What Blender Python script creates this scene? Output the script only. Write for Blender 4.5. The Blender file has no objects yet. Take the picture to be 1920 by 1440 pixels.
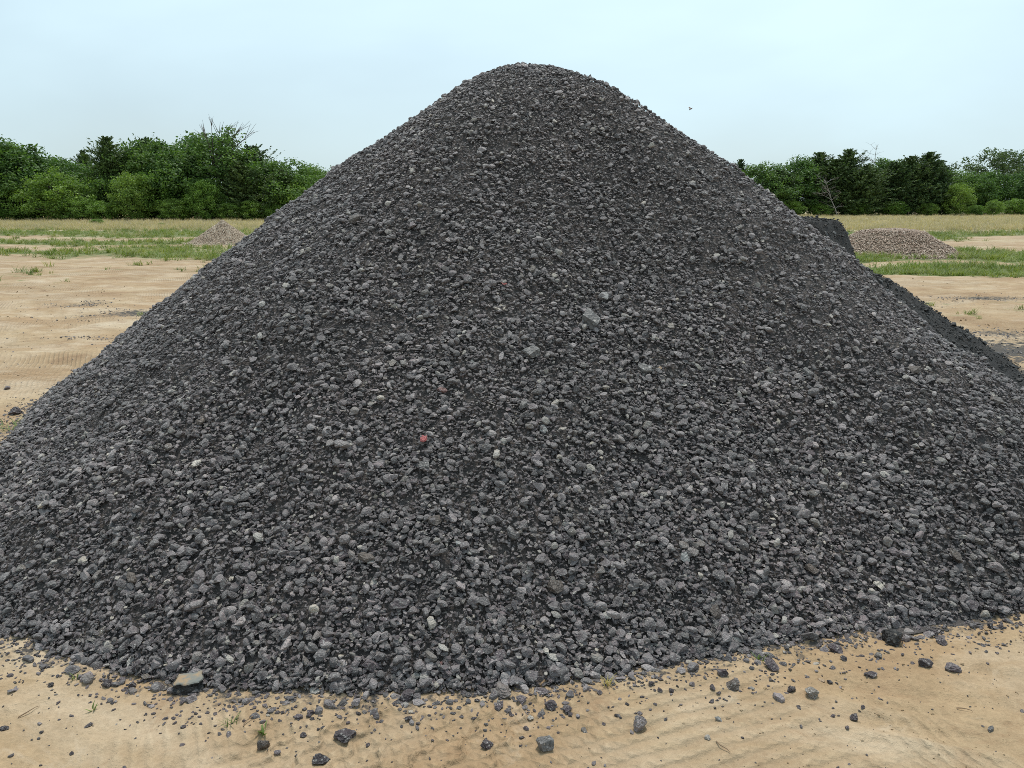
import bpy, bmesh, math, random
import numpy as np
from mathutils import Vector, Matrix, noise as mnoise

SC = bpy.context.scene
C = SC.collection
R = math.radians

# ------------------------------------------------------------------ camera
CAM_H, PITCH, FPX = 1.6, R(13.1), 1450.0
cd = bpy.data.cameras.new('camera')
cd.sensor_width = 36.0
cd.lens = 36.0 * FPX / 1920.0
cd.clip_start, cd.clip_end = 0.05, 3000.0
cam = bpy.data.objects.new('camera', cd)
C.objects.link(cam)
cam.location = (0, 0, CAM_H)
cam.rotation_euler = (R(90) - PITCH, 0, 0)
SC.camera = cam

# ------------------------------------------------------------------ sky: blue behind an even thin veil of high cloud
SUN_EL, SUN_AZ = R(67), R(8)
w = bpy.data.worlds.new('World')
SC.world = w
w.use_nodes = True
nt = w.node_tree
nt.nodes.clear()
N, L = nt.nodes.new, nt.links.new
sky = N('ShaderNodeTexSky')
sky.sky_type = 'NISHITA'
sky.sun_disc = False
sky.sun_elevation = SUN_EL
sky.sun_rotation = SUN_AZ
sky.dust_density = 2.0
tc = N('ShaderNodeTexCoord')
mp = N('ShaderNodeMapping')
mp.inputs['Scale'].default_value = (1.0, 1.0, 2.2)
nz = N('ShaderNodeTexNoise')
nz.inputs['Scale'].default_value = 1.2
nz.inputs['Detail'].default_value = 5.0
nz.inputs['Roughness'].default_value = 0.5
nz.inputs['Distortion'].default_value = 0.4
mr = N('ShaderNodeMapRange')
mr.inputs['From Min'].default_value = 0.3
mr.inputs['From Max'].default_value = 0.7
mr.inputs['To Min'].default_value = 0.38
mr.inputs['To Max'].default_value = 0.92
mx = N('ShaderNodeMix')
mx.data_type = 'RGBA'
mx.inputs['B'].default_value = (8.3, 10.1, 10.8, 1)
bg = N('ShaderNodeBackground')
bg.inputs['Strength'].default_value = 0.1
wo = N('ShaderNodeOutputWorld')
L(tc.outputs['Generated'], mp.inputs['Vector'])
L(mp.outputs['Vector'], nz.inputs['Vector'])
L(nz.outputs['Fac'], mr.inputs['Value'])
L(mr.outputs['Result'], mx.inputs['Factor'])
geo_d = N('ShaderNodeVectorMath')
geo_d.operation = 'DOT_PRODUCT'
geo_d.inputs[1].default_value = (math.sin(SUN_AZ) * math.cos(SUN_EL), math.cos(SUN_AZ) * math.cos(SUN_EL), math.sin(SUN_EL))
L(tc.outputs['Generated'], geo_d.inputs[0])
au = N('ShaderNodeMapRange')
au.inputs['From Min'].default_value = 0.2
au.inputs['From Max'].default_value = 1.0
au.inputs['To Min'].default_value = 0.84
au.inputs['To Max'].default_value = 1.25
L(geo_d.outputs['Value'], au.inputs['Value'])
veil = N('ShaderNodeVectorMath')
veil.operation = 'SCALE'
veil.inputs[0].default_value = (8.0, 10.3, 11.2)
L(au.outputs['Result'], veil.inputs['Scale'])
L(veil.outputs['Vector'], mx.inputs['B'])
L(sky.outputs['Color'], mx.inputs['A'])
L(mx.outputs['Result'], bg.inputs['Color'])
L(bg.outputs['Background'], wo.inputs['Surface'])

# ------------------------------------------------------------------ sun, softened by the cloud veil
sl = bpy.data.lights.new('sun', 'SUN')
sl.energy = 3.0
sl.angle = R(13)
sl.color = (1.0, 0.96, 0.89)
so = bpy.data.objects.new('sun', sl)
C.objects.link(so)
sdir = Vector((math.sin(SUN_AZ) * math.cos(SUN_EL), math.cos(SUN_AZ) * math.cos(SUN_EL), math.sin(SUN_EL)))
so.rotation_euler = sdir.to_track_quat('Z', 'Y').to_euler()
so.location = (5, 25, 60)

SC.view_settings.view_transform = 'Standard'
SC.view_settings.look = 'None'
SC.view_settings.exposure = 0.0
SC.view_settings.gamma = 1.0
SC.view_settings.use_curve_mapping = False
SC.cycles.use_denoising = False
SC.cycles.filter_width = 0.9

# ------------------------------------------------------------------ helpers
rng = np.random.default_rng(7)
random.seed(7)


def tag(o, label=None, cat=None, group=None, kind=None):
    if label: o['label'] = label
    if cat: o['category'] = cat
    if group: o['group'] = group
    if kind: o['kind'] = kind
    return o


def link(name, me, parent=None):
    o = bpy.data.objects.new(name, me)
    C.objects.link(o)
    if parent is not None:
        o.parent = parent
        o.matrix_parent_inverse = Matrix.Translation(-parent.location)
    return o


def empty(name, loc):
    o = bpy.data.objects.new(name, None)
    o.empty_display_size = 0.2
    C.objects.link(o)
    o.location = loc
    return o


def mesh(name, v, f, mat=None, smooth=False):
    me = bpy.data.meshes.new(name)
    v = np.asarray(v, dtype=np.float32)
    f = np.asarray(f, dtype=np.int32)
    k = f.shape[1]
    me.vertices.add(len(v))
    me.vertices.foreach_set('co', v.ravel())
    me.loops.add(f.size)
    me.loops.foreach_set('vertex_index', f.ravel())
    me.polygons.add(len(f))
    me.polygons.foreach_set('loop_start', np.arange(0, f.size, k, dtype=np.int32))
    me.polygons.foreach_set('use_smooth', np.full(len(f), smooth, dtype=bool))
    me.update(calc_edges=True)
    if mat: me.materials.append(mat)
    return me


def hash2(ix, iy, s):
    h = (ix.astype(np.int64) * 374761393 + iy.astype(np.int64) * 668265263 + s * 974634777) & 0xFFFFFFFF
    h = ((h ^ (h >> 13)) * 1274126177) & 0xFFFFFFFF
    return ((h ^ (h >> 16)) & 0xFFFFFF) / float(0xFFFFFF)


def vnoise(x, y, s=0):
    x0, y0 = np.floor(x), np.floor(y)
    fx, fy = x - x0, y - y0
    fx, fy = fx * fx * (3 - 2 * fx), fy * fy * (3 - 2 * fy)
    a, b = hash2(x0, y0, s), hash2(x0 + 1, y0, s)
    c, d = hash2(x0, y0 + 1, s), hash2(x0 + 1, y0 + 1, s)
    return (a * (1 - fx) + b * fx) * (1 - fy) + (c * (1 - fx) + d * fx) * fy


def fbm(x, y, oct=4, s=0):
    x, y = np.asarray(x, float), np.asarray(y, float)
    t, a, n = 0, 0.5, 0
    for i in range(oct):
        t = t + a * vnoise(x, y, s + i * 17)
        n += a
        x, y, a = x * 2.03 + 3.1, y * 2.03 + 7.7, a * 0.5
    return t / n


def sstep(a, b, x):
    t = np.clip((x - a) / (b - a), 0, 1)
    return t * t * (3 - 2 * t)


# ------------------------------------------------------------------ shape of the land and of the two asphalt heaps
P = [0.078, 5.828, 2.526, 0.067, -0.121, 3.975, 0.076, 0.311, 0.0, -0.114, -0.024, -0.122, -0.078, -0.285, 0.03, -0.042,
     0.027, -0.041, -0.037, 0.11, 2.2, 6.164, 1.159, -0.236, 3.127, 4.81, 0.687]
PX, PY, PH = P[0], P[1], P[2]


def pile_R(th):
    k = P[5:16]
    r = k[0]
    for i in range(1, 6):
        r = r + k[2 * i - 1] * np.cos(i * th) + k[2 * i] * np.sin(i * th)
    d = np.arctan2(np.sin(th - R(-63)), np.cos(th - R(-63)))
    e = np.arctan2(np.sin(th - R(-118)), np.cos(th - R(-118)))
    r = r + 0.16 * (fbm(th * 5.0 + 40, th * 0 + 3.3, 4, 150) - 0.5)
    return r - 0.13 * np.exp(-(d / 0.22) ** 2) - 0.07 * np.exp(-(e / 0.35) ** 2)


def pile_q(x, y):
    dx, dy = x - PX, y - PY
    th = np.arctan2(dy, dx)
    return np.hypot(dx, dy) / pile_R(th), th


def pile_h(x, y, lumps=True):
    x, y = np.asarray(x, float), np.asarray(y, float)
    q0, th = pile_q(x, y)
    q = np.clip(q0, 0, 1)
    a, c, c1, fl, flr = P[3], P[4], P[16], P[17], P[18]
    g = (np.sqrt(q * q + a * a) - a) / (math.sqrt(1 + a * a) - a)
    cc = c + c1 * np.cos(th)
    h = PH * ((1 - g) * (1 - cc) + cc * (1 - g) ** 2)
    h = h + PH * (fl + flr * np.cos(th)) * np.sin(np.pi * np.clip((q - .25) / .75, 0, 1))
    h = h + (P[19] + 0.005) * np.exp(-((x - P[20]) ** 2 + (y - P[21]) ** 2) / P[22] ** 2) * (1 - q ** 3)
    h = h + P[23] * np.exp(-((x - P[24]) ** 2 + (y - P[25]) ** 2) / P[26] ** 2) * (1 - q ** 3)
    rr = np.hypot(x - PX, y - PY)
    h = h + 0.042 * np.exp(-((rr - 0.55) / 0.35) ** 2) + 0.012 * np.exp(-(rr / 0.3) ** 2)
    if lumps:
        e = np.clip((1 - q) / 0.08, 0, 1) * (1 - 0.85 * np.exp(-(rr / 0.8) ** 2))
        h = h + e * (0.13 * (fbm(x * 1.8, y * 1.8, 4, 3) - 0.5) + 0.05 * (fbm(x * 7, y * 7, 3, 9) - 0.5))
    return np.maximum(h, 0) * (q0 < 1)


HX, HY = 2.38, 8.5
HR = np.array([0, 0.6, 1.02, 1.10, 1.24, 1.80, 2.28, 2.80, 9])
HZ = np.array([1.42, 1.48, 1.44, 1.30, 1.00, 0.66, 0.34, 0.0, 0.0])


def heap_h(x, y):
    x, y = np.asarray(x, float), np.asarray(y, float)
    dx, dy = x - HX, y - HY
    th = np.arctan2(dy, dx)
    r = np.hypot(dx, dy) * (1 + 0.035 * np.sin(3 * th + 1) + 0.03 * np.sin(7 * th)) + 0.10 * (fbm(x * 2.5, y * 2.5, 3, 40) - 0.5)
    h = np.interp(r, HR, HZ)
    return h + np.clip(h / 0.2, 0, 1) * (0.09 * (fbm(x * 3, y * 3, 4, 21) - 0.5) + 0.05 * (fbm(x * 9, y * 9, 2, 29) - 0.5))


def ray(u, v):
    dx, dv = (u - 960) / FPX, (720 - v) / FPX
    return np.array([dx, math.cos(PITCH) + dv * math.sin(PITCH), -math.sin(PITCH) + dv * math.cos(PITCH)])


def on_ground(u, v):
    d = ray(u, v)
    return d[0] * CAM_H / -d[2], d[1] * CAM_H / -d[2]


def on_pile(u, v):
    d = ray(u, v)
    t = np.linspace(1.5, 9, 4000)
    x, y, z = d[0] * t, d[1] * t, CAM_H + d[2] * t
    hit = np.nonzero(z < np.maximum(pile_h(x, y), 0))[0]
    i = hit[0] if len(hit) else -1
    return x[i], y[i], z[i], t[i]


ZA, ZB = np.array(on_ground(993, 1331)), np.array(on_ground(939, 1418))
ZD = (ZB - ZA) / np.linalg.norm(ZB - ZA)
ZN = np.array([-ZD[1], ZD[0]])
LA, LB = np.array(on_ground(60, 1405)), np.array(on_ground(330, 1305))
LD = (LB - LA) / np.linalg.norm(LB - LA)
LN = np.array([-LD[1], LD[0]])
RA, RB = np.array(on_ground(1560, 1330)), np.array(on_ground(1910, 1400))
RD = (RB - RA) / np.linalg.norm(RB - RA)
RN = np.array([-RD[1], RD[0]])


def ground_h(x, y):
    x, y = np.asarray(x, float), np.asarray(y, float)
    near = np.exp(-(np.hypot(x, y - 2.2) / 4.5) ** 2)
    z = 0.05 * (fbm(x * 0.7, y * 0.7, 3, 60) - 0.5) * np.exp(-(np.hypot(x, y) / 14) ** 2)
    z = z + near * (0.030 * (fbm(x * 4, y * 4, 4, 61) - 0.5) + 0.012 * (fbm(x * 19, y * 19, 3, 62) - 0.5))
    # tyre tread: ridges that run in zigzags
    s = (x - ZA[0]) * ZD[0] + (y - ZA[1]) * ZD[1]
    c = (x - ZA[0]) * ZN[0] + (y - ZA[1]) * ZN[1]
    tri = np.abs(((s / 0.115) % 1.0) - 0.5) * 2
    cz = c + 0.030 * sstep(0.2, 0.8, tri) + 0.012 * (fbm(x * 6, y * 6, 2, 63) - 0.5)
    k = cz / 0.105
    d = (k - np.round(k)) * 0.105
    inside = sstep(-0.80, -0.72, c) * (1 - sstep(0.03, 0.08, c))
    fade = sstep(0.2, 0.42, fbm(x * 3.1, y * 3.1, 3, 64)) * inside * (1 - sstep(2.6, 3.0, y))
    z = z + fade * (0.014 * np.exp(-(d / 0.007) ** 2) - 0.007 * inside)
    # long wheel streaks left and right of it
    for A, D_, N_, sp, amp, msk, sd in ((LA, LD, LN, 0.085, 0.011, 1 - sstep(-0.75, -0.35, x), 70), (RA, RD, RN, 0.11, 0.014, sstep(0.75, 1.2, x), 75)):
        s = (x - A[0]) * D_[0] + (y - A[1]) * D_[1]
        c = (x - A[0]) * N_[0] + (y - A[1]) * N_[1] + 0.05 * (fbm(s * 1.3, c * 1.3, 2, sd) - 0.5)
        wv = fbm(s * 0.9, c / sp * 1.6, 3, sd + 1) - 0.5
        z = z + msk * near * amp * 3.2 * wv * sstep(0.25, 0.6, fbm(x * 1.7, y * 1.7, 2, sd + 2))
    # ruts across the yard behind
    far = sstep(4.5, 7, y) * np.exp(-(y / 26.0) ** 2)
    z = z + far * (0.16 * (fbm(x * 0.9, y * 1.7 + 0.5 * x, 5, 80) - 0.5) + 0.06 * (fbm(x * 3.1, y * 4.3, 3, 82) - 0.5))
    return z


# ------------------------------------------------------------------ materials
def mat(name):
    m = bpy.data.materials.new(name)
    m.use_nodes = True
    n = m.node_tree
    b = n.nodes['Principled BSDF']
    return m, n, b


def node(n, t, **kw):
    x = n.nodes.new(t)
    for k, v in kw.items():
        if k in x.inputs.keys():
            x.inputs[k].default_value = v
        else:
            setattr(x, k, v)
    return x


def ramp(n, src, stops, interp='LINEAR'):
    r = n.nodes.new('ShaderNodeValToRGB')
    r.color_ramp.interpolation = interp
    e = r.color_ramp.elements
    while len(e) < len(stops): e.new(0.5)
    for i, (p, c) in enumerate(stops):
        e[i].position = p
        e[i].color = (*c, 1) if len(c) == 3 else c
    n.links.new(src, r.inputs['Fac'])
    return r.outputs['Color']


def mixc(n, fac, a, b, blend='MIX'):
    m = n.nodes.new('ShaderNodeMix')
    m.data_type = 'RGBA'
    m.blend_type = blend
    for s, v in (('Factor', fac), ('A', a), ('B', b)):
        if isinstance(v, bpy.types.NodeSocket): n.links.new(v, m.inputs[s])
        else: m.inputs[s].default_value = v if s == 'Factor' else (*v, 1)
    return m.outputs['Result']


def mathn(n, op, a, b=0.0, clamp=False):
    m = n.nodes.new('ShaderNodeMath')
    m.operation = op
    m.use_clamp = clamp
    for i, v in enumerate((a, b)):
        if isinstance(v, bpy.types.NodeSocket): n.links.new(v, m.inputs[i])
        else: m.inputs[i].default_value = v
    return m.outputs[0]


def g3(v, r=1.0, b=1.0): return (v * r, v, v * b)


def asphalt_stone(name, stops, chip=0.75, dust=0.65):
    m, n, b = mat(name)
    oi = node(n, 'ShaderNodeObjectInfo')
    tcn = node(n, 'ShaderNodeTexCoord')
    geo = node(n, 'ShaderNodeNewGeometry')
    off = node(n, 'ShaderNodeVectorMath', operation='MULTIPLY_ADD')
    cmb = node(n, 'ShaderNodeCombineXYZ')
    for i in range(3): n.links.new(oi.outputs['Random'], cmb.inputs[i])
    n.links.new(cmb.outputs[0], off.inputs[0])
    off.inputs[1].default_value = (37, 61, 23)
    n.links.new(tcn.outputs['Object'], off.inputs[2])
    vec = off.outputs[0]
    base = ramp(n, oi.outputs['Random'], stops)
    # broad drift of dust and damp over the whole heap (world position)
    wn = node(n, 'ShaderNodeTexNoise', Scale=1.15, Detail=5.0, Roughness=0.62)
    n.links.new(geo.outputs['Position'], wn.inputs['Vector'])
    drift = ramp(n, wn.outputs['Fac'], [(0.36, (0.70, 0.67, 0.65)), (0.50, (1.0, 0.98, 0.96)), (0.64, (1.32, 1.25, 1.18))])
    base = mixc(n, 1.0, base, drift, 'MULTIPLY')
    # binder against bare aggregate chips
    n1 = node(n, 'ShaderNodeTexNoise', Scale=1.9, Detail=4.0, Roughness=0.7)
    n.links.new(vec, n1.inputs['Vector'])
    pale = ramp(n, n1.outputs['Fac'], [(0.53, (0, 0, 0)), (0.66, (1, 1, 1))])
    base = mixc(n, mathn(n, 'MULTIPLY', pale, dust), base, (0.27, 0.25, 0.238))
    vo = node(n, 'ShaderNodeTexVoronoi', Scale=4.2, Randomness=1.0)
    n.links.new(vec, vo.inputs['Vector'])
    cv = node(n, 'ShaderNodeSeparateColor')
    n.links.new(vo.outputs['Color'], cv.inputs[0])
    chips = mathn(n, 'MULTIPLY', mathn(n, 'GREATER_THAN', cv.outputs[0], 0.80), mathn(n, 'LESS_THAN', vo.outputs['Distance'], 0.42))
    chipc = ramp(n, cv.outputs[1], [(0.0, (0.16, 0.155, 0.14)), (0.5, (0.30, 0.29, 0.27)), (0.85, (0.55, 0.53, 0.50)), (1.0, (0.34, 0.26, 0.18))])
    base = mixc(n, mathn(n, 'MULTIPLY', chips, chip), base, chipc)
    n2 = node(n, 'ShaderNodeTexNoise', Scale=6.5, Detail=4.0, Roughness=0.7)
    n.links.new(vec, n2.inputs['Vector'])
    base = mixc(n, 1.0, base, ramp(n, n2.outputs['Fac'], [(0.3, (0.5, 0.5, 0.5)), (0.7, (1.5, 1.5, 1.5))]), 'MULTIPLY')
    edge_glint_wear = ramp(n, geo.outputs['Pointiness'], [(0.52, (0, 0, 0)), (0.60, (1, 1, 1))])  # pale edges: glints put into the colour, together with worn rims
    base = mixc(n, mathn(n, 'MULTIPLY', edge_glint_wear, 0.55 * dust), base, (0.36, 0.34, 0.325))
    n.links.new(base, b.inputs['Base Color'])
    b.inputs['Roughness'].default_value = 0.5
    b.inputs['Specular IOR Level'].default_value = 0.45
    bp = node(n, 'ShaderNodeBump', Strength=0.8, Distance=0.007)
    hsum = mathn(n, 'ADD', n2.outputs['Fac'], mathn(n, 'MULTIPLY', vo.outputs['Distance'], 0.7))
    n.links.new(hsum, bp.inputs['Height'])
    n.links.new(bp.outputs['Normal'], b.inputs['Normal'])
    return m


M = {}
M['stone'] = asphalt_stone('asphalt_stone', [(0.0, g3(0.027, 1.27, 1.12)), (0.40, g3(0.056, 1.28, 1.10)), (0.68, g3(0.098, 1.26, 1.08)), (0.82, g3(0.175, 1.20, 1.04)), (0.90, g3(0.31, 1.14, 1.0)),
                                             (0.94, (0.10, 0.078, 0.063)), (0.965, (0.22, 0.20, 0.175)), (0.985, (0.46, 0.43, 0.39)), (1.0, (0.50, 0.44, 0.36))])
M['dark_stone'] = asphalt_stone('dark_asphalt_stone', [(0.0, g3(0.010)), (0.6, g3(0.018, 1.05, .98)), (0.9, (0.030, 0.026, 0.023)), (1.0, g3(0.05))], 0.3, 0.1)
M['brown_stone'] = asphalt_stone('brown_stone', [(0.0, (0.085, 0.066, 0.056)), (1.0, (0.10, 0.082, 0.07))], 0.25, 0.25)
M['red_stone'] = asphalt_stone('red_stone', [(0.0, (0.42, 0.10, 0.10)), (1.0, (0.45, 0.13, 0.12))], 0.3, 0.2)
M['pink_stone'] = asphalt_stone('pink_stone', [(0.0, (0.22, 0.12, 0.11)), (1.0, (0.25, 0.14, 0.13))], 0.3, 0.3)
M['pale_stone'] = asphalt_stone('pale_stone', [(0.0, g3(0.10, 1.05, .98)), (1.0, g3(0.14, 1.05, .96))], 0.8, 0.8)
M['white_stone'] = asphalt_stone('white_stone', [(0.0, (0.30, 0.30, 0.295)), (1.0, (0.36, 0.36, 0.35))], 0.3, 0.0)
M['tan_stone'] = asphalt_stone('tan_stone', [(0.0, (0.36, 0.26, 0.17)), (1.0, (0.42, 0.31, 0.21))], 0.3, 0.0)


def fines_material(name, a, bcol, c, scale=1.0):
    m, n, b = mat(name)
    geo = node(n, 'ShaderNodeNewGeometry')
    nb = node(n, 'ShaderNodeTexNoise', Scale=2.0, Detail=5.0, Roughness=0.6)
    nf = node(n, 'ShaderNodeTexNoise', Scale=130.0 * scale, Detail=4.0, Roughness=0.75)
    vo = node(n, 'ShaderNodeTexVoronoi', Scale=85.0 * scale)
    for x in (nb, nf, vo): n.links.new(geo.outputs['Position'], x.inputs['Vector'])
    col = mixc(n, ramp(n, nb.outputs['Fac'], [(0.35, (0, 0, 0)), (0.65, (1, 1, 1))]), a, bcol)
    col = mixc(n, ramp(n, nf.outputs['Fac'], [(0.52, (0, 0, 0)), (0.75, (1, 1, 1))]), col, c)
    n.links.new(col, b.inputs['Base Color'])
    b.inputs['Roughness'].default_value = 0.85
    bp = node(n, 'ShaderNodeBump', Strength=1.0, Distance=0.012 / scale)
    n.links.new(mathn(n, 'SUBTRACT', nf.outputs['Fac'], vo.outputs['Distance']), bp.inputs['Height'])
    n.links.new(bp.outputs['Normal'], b.inputs['Normal'])
    return m


M['fines'] = fines_material('asphalt_fines', (0.082, 0.070, 0.066), (0.115, 0.096, 0.086), (0.26, 0.225, 0.205))
M['dark_fines'] = fines_material('damp_asphalt_fines', (0.013, 0.012, 0.0115), (0.019, 0.016, 0.014), (0.034, 0.029, 0.026))
M['gravel_core'] = fines_material('gravel_core', (0.20, 0.145, 0.10), (0.26, 0.19, 0.13), (0.34, 0.27, 0.2), 0.3)


def chip_material(name, stops):
    m, n, b = mat(name)
    oi = node(n, 'ShaderNodeObjectInfo')
    n.links.new(ramp(n, oi.outputs['Random'], stops), b.inputs['Base Color'])
    b.inputs['Roughness'].default_value = 0.85
    return m


M['gravel'] = chip_material('tan_gravel', [(0.0, (0.26, 0.185, 0.13)), (0.35, (0.40, 0.295, 0.21)), (0.7, (0.50, 0.40, 0.30)), (1.0, (0.52, 0.45, 0.36))])
M['mulch'] = chip_material('brown_chips', [(0.0, (0.24, 0.165, 0.125)), (0.4, (0.40, 0.285, 0.215)), (0.75, (0.51, 0.385, 0.30)), (1.0, (0.60, 0.50, 0.41))])


def sand_material():
    m, n, b = mat('sand_ground')
    geo = node(n, 'ShaderNodeNewGeometry')
    pos = geo.outputs['Position']

    def nz(scale, det=4.0, rough=0.6, vec=pos, dist=0.0):
        x = node(n, 'ShaderNodeTexNoise', Scale=scale, Detail=det, Roughness=rough, Distortion=dist)
        n.links.new(vec, x.inputs['Vector'])
        return x.outputs['Fac']
    mpn = node(n, 'ShaderNodeMapping')
    mpn.inputs['Scale'].default_value = (0.6, 1.0, 1.0)
    mpn.inputs['Rotation'].default_value = (0, 0, R(7))
    n.links.new(pos, mpn.inputs['Vector'])
    streak = nz(1.3, 6.0, 0.62, mpn.outputs['Vector'], 0.6)
    big = nz(0.9, 5.0, 0.6)
    med = nz(6.0, 5.0, 0.65)
    fine = nz(60.0, 4.0, 0.7)
    grain = nz(420.0, 2.0, 0.6)
    col = mixc(n, ramp(n, big, [(0.38, (0, 0, 0)), (0.64, (1, 1, 1))]), (0.40, 0.295, 0.18), (0.345, 0.231, 0.131))
    col = mixc(n, ramp(n, streak, [(0.47, (0, 0, 0)), (0.70, (1, 1, 1))]), col, (0.49, 0.395, 0.283))
    col = mixc(n, ramp(n, streak, [(0.30, (1, 1, 1)), (0.42, (0, 0, 0))]), col, (0.29, 0.187, 0.108))
    col = mixc(n, 1.0, col, ramp(n, med, [(0.3, (0.86, 0.85, 0.83)), (0.7, (1.10, 1.10, 1.10))]), 'MULTIPLY')
    col = mixc(n, 1.0, col, ramp(n, fine, [(0.3, (0.86, 0.85, 0.84)), (0.7, (1.10, 1.10, 1.10))]), 'MULTIPLY')
    col = mixc(n, 1.0, col, ramp(n, grain, [(0.3, (0.90, 0.90, 0.90)), (0.7, (1.08, 1.08, 1.08))]), 'MULTIPLY')
    mott = nz(2.6, 7.0, 0.72, pos, 0.8)
    col = mixc(n, ramp(n, mott, [(0.54, (0, 0, 0)), (0.70, (0.75, 0.75, 0.75))]), col, (0.255, 0.155, 0.085))
    col = mixc(n, ramp(n, mott, [(0.30, (0.7, 0.7, 0.7)), (0.42, (0, 0, 0))]), col, (0.49, 0.39, 0.28))
    rip = None
    for ang, sc_, sd_ in ((68, 5.5, 0.0), (-24, 7.0, 31.0)):
        mw = node(n, 'ShaderNodeMapping')
        mw.inputs['Rotation'].default_value = (0, 0, R(ang))
        mw.inputs['Location'].default_value = (sd_, sd_, 0)
        n.links.new(pos, mw.inputs['Vector'])
        wv = node(n, 'ShaderNodeTexWave', Scale=sc_, Distortion=5.0, Detail=3.0)
        wv.inputs['Detail Scale'].default_value = 0.35
        n.links.new(mw.outputs['Vector'], wv.inputs['Vector'])
        msk = ramp(n, nz(0.55, 3.0, 0.5, mw.outputs['Vector']), [(0.47, (0, 0, 0)), (0.58, (1, 1, 1))])
        t = mathn(n, 'MULTIPLY', wv.outputs['Fac'], msk)
        rip = t if rip is None else mathn(n, 'MAXIMUM', rip, t)
    col = mixc(n, mathn(n, 'MULTIPLY', rip, 0.30), col, (0.27, 0.175, 0.10))
    # cover read from the ground sheet
    for nm, c1, c2, sc in (('green', (0.105, 0.135, 0.040), (0.16, 0.17, 0.06), 3.0), ('dry', (0.46, 0.37, 0.245), (0.38, 0.32, 0.19), 2.0), ('dark', (0.05, 0.046, 0.043), (0.10, 0.085, 0.07), 16.0)):
        at = node(n, 'ShaderNodeAttribute', attribute_name=nm)
        br = nz(sc, 5.0, 0.7)
        fac = mathn(n, 'ADD', at.outputs['Fac'], mathn(n, 'MULTIPLY', mathn(n, 'SUBTRACT', br, 0.5), 2.6 if nm == 'dark' else 1.5))
        fac = mathn(n, 'MULTIPLY', ramp(n, fac, [(0.38, (0, 0, 0)), (0.66, (1, 1, 1))]), mathn(n, 'MULTIPLY', at.outputs['Fac'], 3.0, True))
        col = mixc(n, fac, col, mixc(n, nz(sc * 2.3), c1, c2))
    n.links.new(col, b.inputs['Base Color'])
    b.inputs['Roughness'].default_value = 0.9
    b.inputs['Specular IOR Level'].default_value = 0.25
    hs = mathn(n, 'ADD', mathn(n, 'SUBTRACT', mathn(n, 'MULTIPLY', med, 1.6), mathn(n, 'MULTIPLY', rip, 0.7)), mathn(n, 'ADD', mathn(n, 'MULTIPLY', fine, 0.35), mathn(n, 'MULTIPLY', grain, 0.06)))
    bp = node(n, 'ShaderNodeBump', Strength=0.8, Distance=0.02)
    n.links.new(hs, bp.inputs['Height'])
    n.links.new(bp.outputs['Normal'], b.inputs['Normal'])
    return m


M['sand'] = sand_material()


def leaf_material(name, lo, hi, trans=0.3, per_object=True):
    m, n, b = mat(name)
    oi = node(n, 'ShaderNodeObjectInfo')
    geo = node(n, 'ShaderNodeNewGeometry')
    col = mixc(n, oi.outputs['Random'], lo, hi)
    nb = node(n, 'ShaderNodeTexNoise', Scale=0.55, Detail=3.0)
    n.links.new(geo.outputs['Position'], nb.inputs['Vector'])
    col = mixc(n, 1.0, col, ramp(n, nb.outputs['Fac'], [(0.3, (0.72, 0.76, 0.75)), (0.7, (1.28, 1.22, 1.1))]), 'MULTIPLY')
    col = mixc(n, 1.0, col, ramp(n, geo.outputs['Random Per Island'], [(0.0, (0.7, 0.7, 0.7)), (1.0, (1.3, 1.3, 1.25))]), 'MULTIPLY')
    n.links.new(col, b.inputs['Base Color'])
    b.inputs['Roughness'].default_value = 0.6
    b.inputs['Specular IOR Level'].default_value = 0.3
    tr = node(n, 'ShaderNodeBsdfTranslucent')
    n.links.new(mixc(n, 1.0, col, (1.2, 1.35, 0.6), 'MULTIPLY'), tr.inputs['Color'])
    ms = node(n, 'ShaderNodeMixShader')
    ms.inputs[0].default_value = trans
    n.links.new(b.outputs[0], ms.inputs[1])
    n.links.new(tr.outputs[0], ms.inputs[2])
    n.links.new(ms.outputs[0], n.nodes['Material Output'].inputs['Surface'])
    return m


M['leaf_dark'] = leaf_material('dark_leaf', (0.076, 0.145, 0.042), (0.125, 0.205, 0.055))
M['leaf_bright'] = leaf_material('bright_leaf', (0.125, 0.225, 0.045), (0.18, 0.265, 0.058))
M['leaf_cedar'] = leaf_material('cedar_leaf', (0.058, 0.100, 0.036), (0.086, 0.130, 0.042), 0.2)
M['leaf_far'] = leaf_material('far_leaf', (0.070, 0.110, 0.050), (0.080, 0.120, 0.055))
M['grass'] = leaf_material('green_grass', (0.13, 0.195, 0.045), (0.24, 0.25, 0.085), 0.3)
M['dry_grass'] = leaf_material('dry_grass', (0.46, 0.38, 0.275), (0.36, 0.31, 0.20), 0.25)
M['weed'] = leaf_material('weed_leaf', (0.12, 0.18, 0.05), (0.16, 0.20, 0.07), 0.3)
M['straw'] = leaf_material('straw', (0.38, 0.32, 0.12), (0.42, 0.36, 0.16), 0.2)


def bark(name, a, bcol):
    m, n, b = mat(name)
    tcn = node(n, 'ShaderNodeTexCoord')
    x = node(n, 'ShaderNodeTexNoise', Scale=6.0, Detail=5.0)
    n.links.new(tcn.outputs['Object'], x.inputs['Vector'])
    n.links.new(mixc(n, x.outputs['Fac'], a, bcol), b.inputs['Base Color'])
    b.inputs['Roughness'].default_value = 0.9
    return m


M['bark'] = bark('bark', (0.05, 0.042, 0.034), (0.10, 0.085, 0.07))
M['dead_bark'] = bark('dead_bark', (0.20, 0.18, 0.16), (0.34, 0.31, 0.28))
M['twig'] = bark('dry_twig', (0.16, 0.10, 0.06), (0.30, 0.21, 0.13))


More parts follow.
